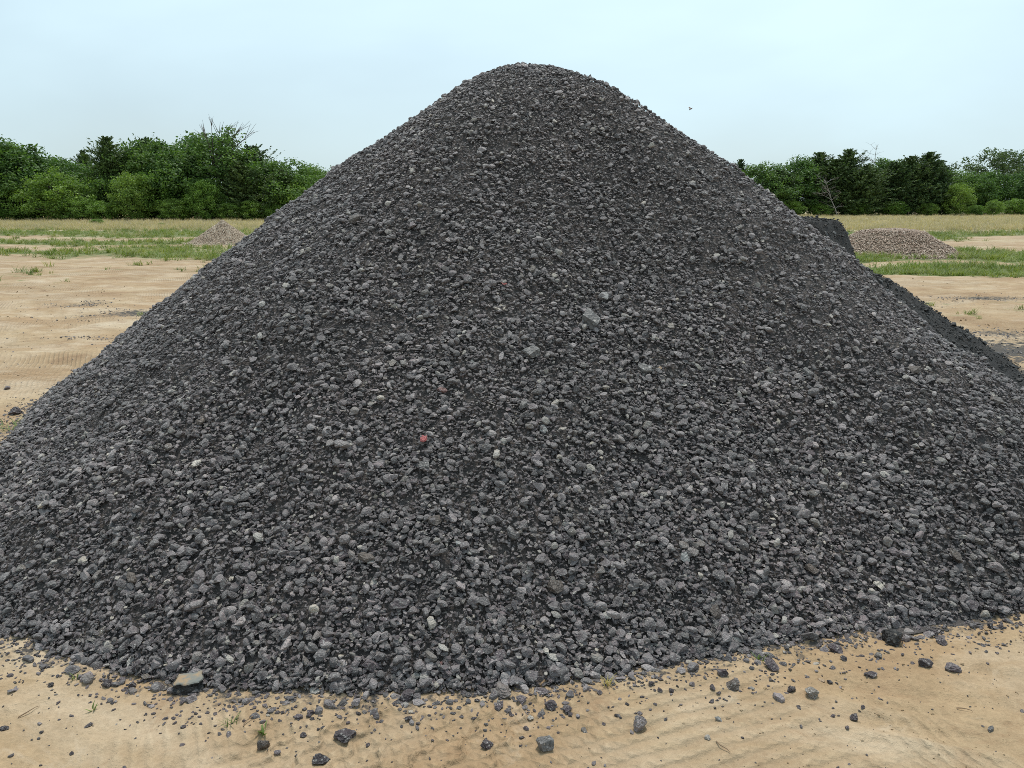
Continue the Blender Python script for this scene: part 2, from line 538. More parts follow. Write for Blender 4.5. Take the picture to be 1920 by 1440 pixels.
# ------------------------------------------------------------------ ground: one sheet to the horizon
def grow(start, step, g, end):
    out, x, s = [], start, step
    while x < end:
        s *= 1 + g
        x += s
        out.append(x)
    return out


def build_ground():
    xm = list(np.arange(-2.7, -0.8, 0.018)) + list(np.arange(-0.8, 0.3, 0.005)) + list(np.arange(0.3, 2.7, 0.018))
    side = grow(0, 0.018, 0.035, 900)
    xs = np.array([-2.718 - v for v in side[::-1]] + xm + [2.7 + v for v in side])
    yp = list(np.arange(1.45, 2.3, 0.005)) + list(np.arange(2.3, 3.5, 0.018))
    yn = [1.45 - v for v in grow(0, 0.02, 0.12, 60)][::-1]
    ys = np.array(yn + yp + grow(yp[-1], 0.018, 0.028, 1500))
    X, Y = np.meshgrid(xs, ys)
    Z = ground_h(X, Y)
    nx, ny = len(xs), len(ys)
    i = np.arange(nx * ny).reshape(ny, nx)
    f = np.stack([i[:-1, :-1], i[:-1, 1:], i[1:, 1:], i[1:, :-1]], -1).reshape(-1, 4)
    me = mesh('ground', np.stack([X, Y, Z], -1).reshape(-1, 3), f, M['sand'], True)
    for nm, fn in (('green', green_mask), ('dry', dry_mask), ('dark', dark_mask)):
        a = me.attributes.new(nm, 'FLOAT', 'POINT')
        a.data.foreach_set('value', fn(X, Y).ravel().astype(np.float32))
    o = link('ground', me)
    tag(o, 'tan sandy ground with tyre tracks and grass strips', 'ground', kind='structure')
    return o


def band(y, a, b, s=0.12):
    return sstep(a * (1 - s), a * (1 + s), y) * (1 - sstep(b * (1 - s), b * (1 + s), y))


def green_mask(x, y):
    x, y = np.asarray(x, float), np.asarray(y, float)
    wob = y * (1 + 0.34 * (fbm(x * 0.16, y * 0.12, 4, 100) - 0.5))
    n1 = fbm(x * 0.16, y * 0.42, 4, 101)
    n2 = fbm(x * 0.5, y * 1.1, 3, 102)
    left = 0.80 * band(wob, 40, 56, .06) + 0.72 * band(wob, 23, 37, .12) * (0.35 + 0.65 * sstep(0.36, 0.58, n1)) + 0.5 * band(wob, 62, 90, .05) * sstep(-30, -42, x)
    left = left + 0.36 * band(wob, 14.5, 23) * sstep(0.60, 0.72, n2)
    right = 0.95 * band(wob, 38, 47, .05) + 0.95 * band(wob, 21.5, 29, .05) * sstep(0.30, 0.45, n1) + 1.0 * band(wob, 16.6, 20.0, .03) + 0.45 * band(wob, 30, 37) * sstep(0.52, 0.62, n1)
    right = right + 0.45 * band(wob, 9.5, 14) * sstep(0.58, 0.68, n2) * sstep(3, 8, x)
    sd = sstep(-2, 3, x)
    return np.clip(left * (1 - sd) + right * sd, 0, 1)


def dry_mask(x, y):
    x, y = np.asarray(x, float), np.asarray(y, float)
    wob = y * (1 + 0.12 * (fbm(x * 0.1, y * 0.05, 3, 110) - 0.5))
    n1 = fbm(x * 0.2, y * 0.5, 3, 112)
    return np.clip(sstep(45, 50, wob) * (0.75 + 0.5 * n1) + 0.5 * band(y, 24, 44) * sstep(0.5, 0.65, n1), 0, 1)


DARKS = [(*on_ground(262, 590), 0.70, 0.42, .8), (*on_ground(152, 573), 0.55, 0.28, .6), (*on_ground(1848, 560), 0.7, 0.42, .75), (*on_ground(1745, 570), 0.5, 0.25, .4),
         (*on_ground(1880, 625), 0.8, 0.45, .6), (*on_ground(1880, 655), 1.9, 0.65, .95), (*on_ground(1915, 720), 0.8, 1.0, 1.0), (*on_ground(225, 633), 0.45, 0.13, .5), (*on_ground(110, 632), 0.3, 0.1, .45)]


def dark_mask(x, y):
    x, y = np.asarray(x, float), np.asarray(y, float)
    o = np.zeros_like(x)
    wx = x + 0.25 * (fbm(x * 3, y * 3, 3, 120) - 0.5)
    wy = y + 0.25 * (fbm(x * 3, y * 3, 3, 121) - 0.5)
    for cx, cy, sx, sy, a in DARKS:
        o = np.maximum(o, a * np.exp(-((wx - cx) / sx) ** 2 - ((wy - cy) / sy) ** 2))
    q, th = pile_q(x, y)
    o = np.maximum(o, 0.55 * (1 - sstep(0.985, 1.06, q)))
    r = np.hypot(x - HX, y - HY)
    return np.clip(np.maximum(o, 0.8 * (1 - sstep(2.6, 2.95, r))), 0, 1)


build_ground()


# ------------------------------------------------------------------ stones
def stone_mesh(name, seed, subdiv, material, flat=0.48, cuts=11, long=0.78, rough=1.0):
    r = random.Random(seed)
    bm = bmesh.new()
    bmesh.ops.create_icosphere(bm, subdivisions=subdiv, radius=1.0)
    planes = []
    for i in range(cuts):
        d = Vector((r.gauss(0, 1), r.gauss(0, 1), r.gauss(0, 1))).normalized()
        planes.append((d, r.uniform(0.42, 0.86)))
    off = Vector((seed * 7.3, seed * 3.1, seed * 5.7))
    for v in bm.verts:
        c = v.co.copy()
        for d, k in planes:
            s = c.dot(d)
            if s > k: c -= d * (s - k)
        l1 = mnoise.noise(v.co * 1.5 + off)
        l2 = mnoise.noise(v.co * 4.3 + off)
        l3 = mnoise.noise(v.co * 10.0 + off)
        dist = mnoise.voronoi(v.co * 3.4 + off)[0][0]
        c *= 1 + rough * (0.12 * l1 + 0.09 * l2 + 0.07 * l3 - 0.12 * (dist - 0.3))
        v.co = (c.x, c.y * long, c.z * flat)
    m = max(max(abs(v.co.x), abs(v.co.y)) for v in bm.verts)
    for v in bm.verts: v.co /= m
    me = bpy.data.meshes.new(name)
    bm.to_mesh(me)
    bm.free()
    me.materials.append(material)
    return me


def dup_mesh(me, material):
    c = me.copy()
    c.materials.clear()
    c.materials.append(material)
    return c


def flake_mesh(name, seed, material, thick, cuts, rough=1.0):
    """A broken flake: hull of a ragged plate, its faces cut finer and roughened."""
    r = random.Random(seed)
    bm = bmesh.new()
    long = r.uniform(0.45, 0.90)
    for lev, (z, lo, hi) in enumerate(((-1, .50, .92), (.05, .80, 1.0), (1, .48, .92))):
        k = r.randint(4, 6)
        a0 = r.uniform(0, 6.28)
        tx, ty = r.gauss(0, .35), r.gauss(0, .35)
        for i in range(k):
            a_ = a0 + 6.283 * (i + r.uniform(-.35, .35)) / k
            q = r.uniform(lo, hi)
            x, y = q * math.cos(a_), q * math.sin(a_)
            bm.verts.new((x, y * long, thick * (z * r.uniform(.75, 1.1) + tx * x + ty * y)))
    res = bmesh.ops.convex_hull(bm, input=bm.verts[:])
    junk = [g_ for g_ in res['geom_interior'] if isinstance(g_, bmesh.types.BMVert)]
    bmesh.ops.delete(bm, geom=junk, context='VERTS')
    bmesh.ops.triangulate(bm, faces=bm.faces[:])
    bmesh.ops.subdivide_edges(bm, edges=bm.edges[:], cuts=cuts, use_grid_fill=True)
    bmesh.ops.triangulate(bm, faces=bm.faces[:])
    off = Vector((seed * 1.73, seed * 2.91, seed * 0.37))
    bm.normal_update()
    for v in bm.verts:
        c = Vector((v.co.x, v.co.y, v.co.z * 1.4))
        d = 0.05 * mnoise.noise(c * 2.6 + off) + 0.04 * mnoise.noise(c * 6.5 + off) - 0.04 * (mnoise.voronoi(c * 4.0 + off)[0][0] - 0.3)
        v.co += v.normal * d * rough
    me = bpy.data.meshes.new(name)
    bm.to_mesh(me)
    bm.free()
    me.materials.append(material)
    return me


BIG = [flake_mesh('chunk', 100 + i, M['stone'], random.Random(i).uniform(0.16, 0.36), 3) for i in range(12)]
MID = [flake_mesh('flake', 200 + i, M['stone'], random.Random(i + 9).uniform(0.11, 0.28), 1, 0.7) for i in range(14)]
LOOSE = [stone_mesh('loose_chunk', 400 + i, 4, M['stone'], random.Random(i + 29).uniform(0.42, 0.68), 9, random.Random(i + 39).uniform(0.65, 0.95), 1.15) for i in range(9)]
SML = [stone_mesh('grit', 300 + i, 2, M['stone'], random.Random(i + 19).uniform(0.45, 0.75), 6, 0.8) for i in range(8)]
MID_D = [dup_mesh(m, M['dark_stone']) for m in MID[:6]]
SML_D = [dup_mesh(m, M['dark_stone']) for m in SML[:5]]


def frames(nrm, tilt, up=0.0, seed=0):
    """Euler angles that lay each stone's flat side on the slope, tilted and spun at random."""
    g = np.random.default_rng(seed)
    n = nrm * (1 - up) + np.array([0, 0, 1.0]) * up + g.normal(size=nrm.shape) * np.asarray(tilt)
    n /= np.linalg.norm(n, axis=1, keepdims=True)
    t = g.normal(size=nrm.shape)
    a = t - n * np.sum(t * n, 1, keepdims=True)
    a /= np.linalg.norm(a, axis=1, keepdims=True)
    b = np.cross(n, a)
    return np.stack([np.arctan2(b[:, 2], n[:, 2]), -np.arcsin(np.clip(a[:, 2], -1, 1)), np.arctan2(a[:, 1], a[:, 0])], 1), n


SCATTERS = 0


def scatter(name, pts, rot, scl, idx, protos, parent=None):
    """One object that strews small pieces: a point mesh whose points carry rotation, size and which piece."""
    global SCATTERS
    SCATTERS += 1
    me = bpy.data.meshes.new(name)
    me.vertices.add(len(pts))
    me.vertices.foreach_set('co', np.asarray(pts, np.float32).ravel())
    for nm, typ, dat, key in (('rot', 'FLOAT_VECTOR', rot, 'vector'), ('scl', 'FLOAT_VECTOR', scl, 'vector'), ('idx', 'INT', idx, 'value')):
        a = me.attributes.new(nm, typ, 'POINT')
        a.data.foreach_set(key, np.asarray(dat, np.int32 if typ == 'INT' else np.float32).ravel())
    me.update()
    o = link(name, me, parent)
    g = bpy.data.node_groups.new(name + '_nodes', 'GeometryNodeTree')
    g.interface.new_socket('Geometry', in_out='INPUT', socket_type='NodeSocketGeometry')
    g.interface.new_socket('Geometry', in_out='OUTPUT', socket_type='NodeSocketGeometry')
    gi, go = g.nodes.new('NodeGroupInput'), g.nodes.new('NodeGroupOutput')
    iop = g.nodes.new('GeometryNodeInstanceOnPoints')
    g2i = g.nodes.new('GeometryNodeGeometryToInstance')
    for k, pm in enumerate(protos):
        po = bpy.data.objects.new(f'{name}_piece', pm)
        inf = g.nodes.new('GeometryNodeObjectInfo')
        inf.inputs['Object'].default_value = po
        g.links.new(inf.outputs['Geometry'], g2i.inputs[0])
    g.links.new(gi.outputs[0], iop.inputs['Points'])
    g.links.new(g2i.outputs[0], iop.inputs['Instance'])
    iop.inputs['Pick Instance'].default_value = True
    for nm, typ, sock in (('rot', 'FLOAT_VECTOR', 'Rotation'), ('scl', 'FLOAT_VECTOR', 'Scale'), ('idx', 'INT', 'Instance Index')):
        na = g.nodes.new('GeometryNodeInputNamedAttribute')
        na.data_type = typ
        na.inputs['Name'].default_value = nm
        g.links.new(na.outputs['Attribute'], iop.inputs[sock])
    g.links.new(iop.outputs[0], go.inputs[0])
    o.modifiers.new('strew', 'NODES').node_group = g
    o['kind'] = 'stuff'
    return o


def normals(fn, x, y, e=0.03):
    n = np.stack([-(fn(x + e, y) - fn(x - e, y)) / (2 * e), -(fn(x, y + e) - fn(x, y - e)) / (2 * e), np.ones_like(x)], 1)
    return n / np.linalg.norm(n, axis=1, keepdims=True)


def polar_core(name, cx, cy, rad, fn, material, na=300, nr=150, sink=0.02):
    th = np.linspace(0, 2 * np.pi, na, endpoint=False)
    q = np.linspace(0, 1, nr + 1)[1:] ** 0.8
    rr = rad(th)[None, :] * q[:, None] * 1.01
    X, Y = cx + rr * np.cos(th)[None, :], cy + rr * np.sin(th)[None, :]
    Z = fn(X, Y) - sink
    v = np.concatenate([[[cx, cy, float(fn(np.array([cx]), np.array([cy]))[0]) - sink]], np.stack([X, Y, Z], -1).reshape(-1, 3)])
    i = 1 + np.arange(na * nr).reshape(nr, na)
    j = np.roll(i, -1, 1)
    f = np.stack([i[:-1], i[1:], j[1:], j[:-1]], -1).reshape(-1, 4)
    cap = np.stack([np.zeros(na, int), i[0], j[0], j[0]], -1)
    me = mesh(name, v, f, material, True)
    bm = bmesh.new()
    bm.from_mesh(me)
    bm.verts.ensure_lookup_table()
    for a in cap: bm.faces.new([bm.verts[int(a[0])], bm.verts[int(a[1])], bm.verts[int(a[2])]]).smooth = True
    bm.normal_update()
    bm.to_mesh(me)
    bm.free()
    return me


# ------------------------------------------------------------------ the big asphalt pile
pile = empty('asphalt_pile', (PX, PY, 0))
tag(pile, 'tall cone-shaped pile of dark grey crushed asphalt stones standing on sand', 'pile')
link('mound', polar_core('mound', PX, PY, pile_R, pile_h, M['fines'], sink=0.016), pile)


def fines_mask(x, y):
    q, th = pile_q(x, y)
    n = fbm(th * 5.0, q * 2.2 + 0.3 * th, 4, 130)
    n2 = fbm(x * 1.6, y * 1.6, 3, 131)
    m = 0.9 * sstep(0.58, 0.70, 0.6 * n + 0.4 * n2)
    for u, v, s, a in ((985, 175, .35, .9), (1070, 400, .28, .7), (400, 560, .65, 1.2), (300, 690, .5, 1.1), (560, 400, .25, .8), (1000, 850, .28, .6), (1390, 520, .25, .35), (860, 830, .2, .5), (350, 1060, .25, .5)):
        px, py, _, _ = on_pile(u, v)
        m = np.maximum(m, a * np.exp(-((x - px) ** 2 + (y - py) ** 2) / s ** 2))
    return np.clip(0.75 * m, 0, 1)


def sample_pile(nn, seed, qmax=1.0, maxang=125, toe=0.0):
    g = np.random.default_rng(seed)
    th = -np.pi / 2 + R(maxang) * (g.random(nn) * 2 - 1)
    q = np.sqrt(g.random(nn)) * qmax
    if toe: q = 1 + np.abs(g.normal(size=nn)) * toe - 0.02
    r = q * pile_R(th)
    return PX + r * np.cos(th), PY + r * np.sin(th), q, g


pts, rots, scls, ids = [], [], [], []


def lay(x, y, q, size, g, lo, n_id, tilt, up, sink, aspect=0.15):
    """Lay stones of half-length SIZE on the slope and remember them for the strewing."""
    h = pile_h(x, y)
    on = q < 1
    z = h + ground_h(x, y) * np.clip(1 - h / 0.3, 0, 1)
    nr = normals(pile_h, x, y)
    nr[~on] = (0, 0, 1)
    e, n = frames(nr, np.where(on, tilt, 0.18)[:, None], up, int(g.integers(1 << 30)))
    lift = size * np.where(on, g.uniform(sink[0], sink[1], len(x)), 0.16)
    p = np.stack([x, y, z], 1) + nr * lift[:, None]
    s = size[:, None] * (1 + aspect * g.normal(size=(len(x), 3))).clip(0.6, 1.5)
    pts.append(p); rots.append(e); scls.append(s); ids.append(lo + g.integers(0, n_id, len(x)))


PROT = BIG + MID + SML
nB, nM, nS = len(BIG), len(MID), len(SML)
for nn, lo_, hi_, pr, seed, keep, tilt, up, sink in (
        (28000, 0.0115, 0.025, (0, nB), 11, 0.40, 0.20, 0.5, (-0.1, 0.7)),
        (150000, 0.0072, 0.0142, (nB, nM), 12, 0.3, 0.24, 0.5, (-0.1, 1.15)),
        (95000, 0.0045, 0.0072, (nB, nM), 13, 0.0, 0.4, 0.2, (-0.1, 1.6))):
    x, y, q, g = sample_pile(nn, seed, 1.0, 112 if hi_ > 0.01 else 85)
    fm = fines_mask(x, y)
    k = g.random(nn) > fm * keep
    x, y, q = x[k], y[k], q[k]
    size = lo_ * (hi_ / lo_) ** (g.random(len(x)) ** 1.4) * (0.88 + 0.20 * q * q)
    lay(x, y, q, size, g, pr[0], pr[1], tilt, up, sink)
# ragged skirt around the foot
for nn, lo_, hi_, pr, seed, sp in ((1300, 0.012, 0.026, (0, nB), 21, 0.026), (5000, 0.007, 0.014, (nB, nM), 22, 0.03), (6000, 0.004, 0.010, (nB + nM, nS), 23, 0.045)):
    x, y, q, g = sample_pile(nn, seed, 1.0, 110, sp)
    lay(x, y, q, lo_ * (hi_ / lo_) ** (g.random(nn) ** 1.5), g, pr[0], pr[1], 0.4, 0.2, (-0.1, 0.5))
st = scatter('packed_stones', np.concatenate(pts), np.concatenate(rots), np.concatenate(scls), np.concatenate(ids), PROT, pile)


def place_on_pile(u, v, wpx, me, tilt=0.25, lift=0.25, scale=None, seed=0, label=None, up=0.1):
    x, y, z, t = on_pile(u, v)
    size = wpx * t / FPX / 2
    nr = normals(pile_h, np.array([x]), np.array([y]))
    e, n = frames(nr, tilt, up, seed + int(u * 7 + v))
    o = link('stone', me, pile)
    o.location = Vector((x, y, z)) + Vector(nr[0]) * size * lift
    o.rotation_euler = e[0]
    o.scale = Vector(scale or (1, 1, 1)) * size
    if label: o['label'] = label
    return o


VAR = {k: [dup_mesh(BIG[i], M[k]) for i in ids_] for k, ids_ in dict(brown_stone=(0, 3, 5), red_stone=(1, 4), pink_stone=(2,), pale_stone=(6, 2, 8), tan_stone=(7, 1), white_stone=(9, 3)).items()}
SPECIAL = [(795, 827, 21, 'red_stone', 'bright red stone in the pile'), (945, 534, 12, 'red_stone', 'small dark red stone in the pile'), (900, 823, 12, 'pink_stone', None),
           (825, 1248, 18, 'pink_stone', 'pinkish stone near the foot of the pile'), (1236, 694, 20, 'tan_stone', 'pale tan pebble in the pile'), (1207, 694, 40, 'pale_stone', 'pale grey speckled stone'),
           (1105, 602, 52, 'pale_stone', 'large stone with pale top'), (1133, 557, 28, 'white_stone', None), (665, 414, 34, 'brown_stone', 'large brown flat stone high on the slope'),
           (690, 1050, 46, 'brown_stone', 'brown blocky stone low on the slope'), (1040, 1101, 42, 'brown_stone', 'round brown stone low on the slope'), (1710, 695, 30, 'brown_stone', 'long brown flat stone'),
           (995, 664, 42, 'pale_stone', None), (757, 684, 26, 'pale_stone', None), (844, 688, 24, 'pale_stone', None), (829, 733, 24, 'pink_stone', None), (982, 760, 30, 'pale_stone', None),
           (1018, 806, 22, 'white_stone', None), (795, 876, 30, 'pale_stone', None), (1283, 1047, 28, 'white_stone', None), (858, 1020, 26, 'white_stone', None), (1512, 700, 26, 'pale_stone', None),
           (1040, 978, 26, 'brown_stone', None), (1520, 1068, 34, 'brown_stone', None), (750, 1135, 52, 'stone', None), (815, 978, 34, 'brown_stone', None), (628, 318, 22, 'pale_stone', None),
           (1790, 1045, 40, 'brown_stone', None), (1865, 755, 40, 'brown_stone', None), (1340, 1150, 34, 'brown_stone', None), (250, 1085, 40, 'brown_stone', None), (1290, 600, 20, 'pale_stone', None)]
for i, (u, v, wpx, k, lab) in enumerate(SPECIAL):
    me = BIG[8] if k == 'stone' else VAR[k][i % len(VAR[k])]
    place_on_pile(u, v, wpx * (1.1 if k == 'red_stone' else 0.95), me, 0.12, 0.7 if k == 'red_stone' else 0.30, seed=i, label=lab)
g = np.random.default_rng(5)
cnt, tries = len(SPECIAL), 0
while cnt < 300 and tries < 3000:
    tries += 1
    u, v = g.uniform(10, 1910), 420 + 860 * g.random() ** 0.75
    x, y, z, t = on_pile(u, v)
    if t > 7 or z < 0.015 or pile_q(x, y)[0] > 1.0 or g.random() < 0.6 * float(fines_mask(np.array([x]), np.array([y]))[0]): continue
    size = g.uniform(0.040, 0.064)
    place_on_pile(u, v, size * FPX / t, BIG[int(g.integers(nB))], 0.26, g.uniform(0.05, 0.40), seed=tries)
    cnt += 1

# ------------------------------------------------------------------ the darker heap behind it
heap = empty('asphalt_heap', (HX, HY, 0))
tag(heap, 'lower blackish heap of fine asphalt with cut-off flat top beside the tall pile', 'pile')
link('mound', polar_core('mound', HX, HY, lambda th: np.full_like(th, 2.85), heap_h, M['dark_fines'], 200, 90, 0.012), heap)
g = np.random.default_rng(31)
pp, rr_, ss_, ii_ = [], [], [], []
for nn, lo_, hi_, a, b in ((1500, 0.012, 0.030, 0, 6), (9000, 0.006, 0.013, 0, 6), (22000, 0.004, 0.007, 6, 11)):
    th = g.uniform(-np.pi * 0.85, np.pi * 0.55, nn)
    r = 2.85 * np.sqrt(g.random(nn))
    x, y = HX + r * np.cos(th), HY + r * np.sin(th)
    sz = lo_ * (hi_ / lo_) ** (g.random(nn) ** 1.6)
    nr = normals(heap_h, x, y)
    e, _ = frames(nr, 0.45, 0.1, int(g.integers(1 << 30)))
    pp.append(np.stack([x, y, heap_h(x, y)], 1) + nr * (sz * g.uniform(-.2, .5, nn))[:, None])
    rr_.append(e); ss_.append(np.repeat(sz[:, None], 3, 1)); ii_.append(g.integers(a, b, nn))
scatter('packed_stones', np.concatenate(pp), np.concatenate(rr_), np.concatenate(ss_), np.concatenate(ii_), MID_D + SML_D, heap)

# ------------------------------------------------------------------ crumbs strewn on the sand
pp, ss_, ii_ = [], [], []
g = np.random.default_rng(41)
n = 1200
th = -np.pi / 2 + R(100) * (g.random(n) * 2 - 1)
r = pile_R(th) * (1.0 + np.abs(g.exponential(0.085, n)))
x, y = PX + r * np.cos(th), PY + r * np.sin(th)
pp.append((x, y)); ss_.append(0.0025 * (4.2 ** (g.random(n) ** 2.0)))
n = 600
x, y = g.uniform(-2.4, 2.4, n), g.uniform(1.4, 3.0, n)
pp.append((x, y)); ss_.append(0.0018 * (3.6 ** (g.random(n) ** 2.2)))
for cx, cy, sx, sy, a in DARKS:
    n = int(4500 * min(a, 1) * sx * sy + 150)
    pp.append((cx + g.normal(size=n) * sx * .8, cy + g.normal(size=n) * sy * .8)); ss_.append(0.004 * (4.5 ** (g.random(n) ** 2.2)))
n = 1500
pp.append((g.uniform(-9, -3.2, n), g.uniform(4.5, 12, n))); ss_.append(0.005 * (3.5 ** (g.random(n) ** 2.5)))
x, y = np.concatenate([p[0] for p in pp]), np.concatenate([p[1] for p in pp])
sz = np.concatenate(ss_)
k = (pile_q(x, y)[0] > 1.0) & (y > 0.5) & (fbm(x * 3.3, y * 3.3, 3, 47) > 0.30 + 0.35 * g.random(len(x)))
x, y, sz = x[k], y[k], sz[k]
e, _ = frames(np.tile([0, 0, 1.0], (len(x), 1)), 0.3, 0, 42)
o = scatter('asphalt_crumbs', np.stack([x, y, ground_h(x, y) + sz * 0.22], 1), e, np.repeat(sz[:, None], 3, 1), g.integers(0, nM + nS, len(x)), MID + SML)
tag(o, 'tiny dark asphalt crumbs strewn over the sand around the pile', 'crumbs', kind='stuff')

# ------------------------------------------------------------------ sand clods
CL = [dup_mesh(m, M['sand']) for m in SML]
g = np.random.default_rng(43)
n = 9000
y = 1.4 * (17 / 1.4) ** g.random(n)
x = (g.random(n) * 2 - 1) * y * 0.85
k = (pile_q(x, y)[0] > 1.0) & (heap_h(x, y) <= 0.005) & (fbm(x * 1.1, y * 2.2, 4, 44) > 0.40 + 0.2 * g.random(n))
x, y = x[k], y[k]
sz = 0.0016 * (4 ** (g.random(len(x)) ** 2.0)) * (0.6 + y * 0.22)
e, _ = frames(np.tile([0, 0, 1.0], (len(x), 1)), 0.3, 0, 45)
o = scatter('sand_clods', np.stack([x, y, ground_h(x, y) + sz * 0.1], 1), e, np.repeat(sz[:, None], 3, 1), g.integers(0, nS, len(x)), CL)
tag(o, 'small clods of dried sand scattered over the bare ground', 'clods', kind='stuff')

# ------------------------------------------------------------------ loose chunks lying on the sand
ROCKS = [(647, 1384, 42), (667, 1321, 20), (910, 1403, 28), (943, 1306, 38), (937, 1331, 26), (980, 1320, 24), (905, 1303, 28), (1017, 1300, 24), (1034, 1332, 28), (1062, 1337, 22), (995, 1350, 14),
         (985, 1370, 13), (762, 1310, 36), (606, 1430, 40), (345, 1369, 14), (519, 1411, 16), (8, 1365, 18), (96, 1288, 14), (163, 1276, 25), (203, 1281, 22), (250, 1282, 20), (342, 1316, 11),
         (1114, 1436, 13), (1787, 1251, 38), (1735, 1247, 32), (1633, 1267, 26), (1523, 1307, 30), (1460, 1312, 26), (1372, 1288, 28), (1358, 1267, 28), (1603, 1343, 22), (1589, 1365, 13),
         (1327, 1390, 15), (1335, 1295, 15), (1347, 1303, 11), (1298, 1288, 13), (1557, 1275, 13), (1768, 1199, 18), (1858, 1172, 16), (1878, 1173, 16), (1747, 1178, 26), (1723, 1170, 24),
         (1853, 1147, 28), (1885, 1160, 14), (1483, 1297, 20), (1648, 1228, 18), (1582, 1238, 14), (1443, 1250, 34), (1568, 1222, 30), (1910, 1103, 32), (1853, 1112, 38), (1562, 1340, 10),
         (1618, 1328, 10), (12, 726, 14), (131, 715, 13), (28, 782, 26), (1258, 1305, 13), (1237, 1302, 12), (1222, 1290, 16), (1155, 1347, 10), (1083, 1348, 11), (690, 1397, 11), (578, 1343, 12),
         (560, 1346, 16), (568, 1375, 14), (585, 1337, 18), (700, 1333, 12), (672, 1336, 12)]


def rock(u, v, wpx, me, label, cat='stone', group=None, name='asphalt_chunk', tilt=0.2, scale=(1, 1, 1), lift=0.26, rz=None):
    x, y = on_ground(u, v)
    t = np.linalg.norm([x, y * math.cos(PITCH), 0]) if False else (y * math.cos(PITCH) + CAM_H * math.sin(PITCH))
    s = wpx * t / FPX / 2
    e, _ = frames(np.array([[0, 0, 1.0]]), tilt, 0, int(u * 13 + v))
    o = link(name, me)
    z = float(ground_h(x, y)) + float(pile_h(x, y))
    o.rotation_euler = e[0] if rz is None else (0, 0, rz)
    o.scale = (s * scale[0], s * scale[1], s * scale[2])
    co = np.empty(len(me.vertices) * 3, np.float32)
    me.vertices.foreach_get('co', co)
    rm = np.array(o.rotation_euler.to_matrix())
    zz = (co.reshape(-1, 3) * np.array(o.scale)) @ rm[2]
    o.location = (x, y, z - zz.min() - 0.22 * (zz.max() - zz.min()))
    return tag(o, label, cat, group)


OWN_ROCK = {(647, 1384): 'rounded grey chunk, the larger of two lying apart beyond the weed', (910, 1403): 'roundish dark chunk in the middle of the tyre tread marks', (606, 1430): 'grey chunk farthest out from the pile, near the weed',
            (1787, 1251): 'long flat dark chunk, the outer one of two side by side', (1735, 1247): 'flat pointed dark chunk, the inner one of two side by side', (943, 1306): 'big ribbed chunk jutting out of the foot of the pile above the tread marks',
            (1603, 1343): 'single dark chunk on open sand with a tiny pebble next to it', (762, 1310): 'grey chunk with flat face just off the foot of the pile'}
for i, (u, v, wpx) in enumerate(ROCKS):
    if (u, v) in OWN_ROCK:
        rock(u, v, wpx * 1.05, LOOSE[(i * 7 + 3) % len(LOOSE)], OWN_ROCK[(u, v)], group='loose asphalt chunks on the sand')
    elif v > 900:
        rock(u, v, wpx * 1.05, LOOSE[(i * 7 + 3) % len(LOOSE)], 'loose dark grey asphalt chunk lying on bare sand at the foot of the pile', group='loose asphalt chunks on the sand')
    else:
        rock(u, v, wpx * 1.05, LOOSE[(i * 7 + 3) % len(LOOSE)], 'dark asphalt lump on the open sandy yard, away from the wheel-marked sand', group='asphalt lumps on the open yard')
rock(1022, 1412, 40, VAR['pale_stone'][0], 'two-toned chunk, half pale crust and half black, on tyre-marked sand', tilt=0.05, scale=(1, 1, 1.7), name='asphalt_chunk')
rock(1201, 1372, 42, LOOSE[4], 'upright dark chunk standing alone on the bare sand', scale=(0.72, 0.85, 2.1), tilt=0.05, lift=0.34)
rock(1673, 1200, 50, dup_mesh(LOOSE[2], M['dark_stone']), 'big rounded dark brown lump resting against the foot of the pile', scale=(1, 1.05, 1.35), tilt=0.05, lift=0.3)
rock(493, 1396, 29, VAR['brown_stone'][0], 'brown crusty chunk beside a small green weed', scale=(1, 1, 1.8))
rock(1540, 1270, 19, VAR['tan_stone'][0], 'small round tan pebble on the sand')
rock(1347, 1353, 18, VAR['white_stone'][0], 'small white stone chip on the sand')
rock(1858, 1363, 20, VAR['pale_stone'][1], 'flat pale grey chip half sunk in the sand', lift=0.1)


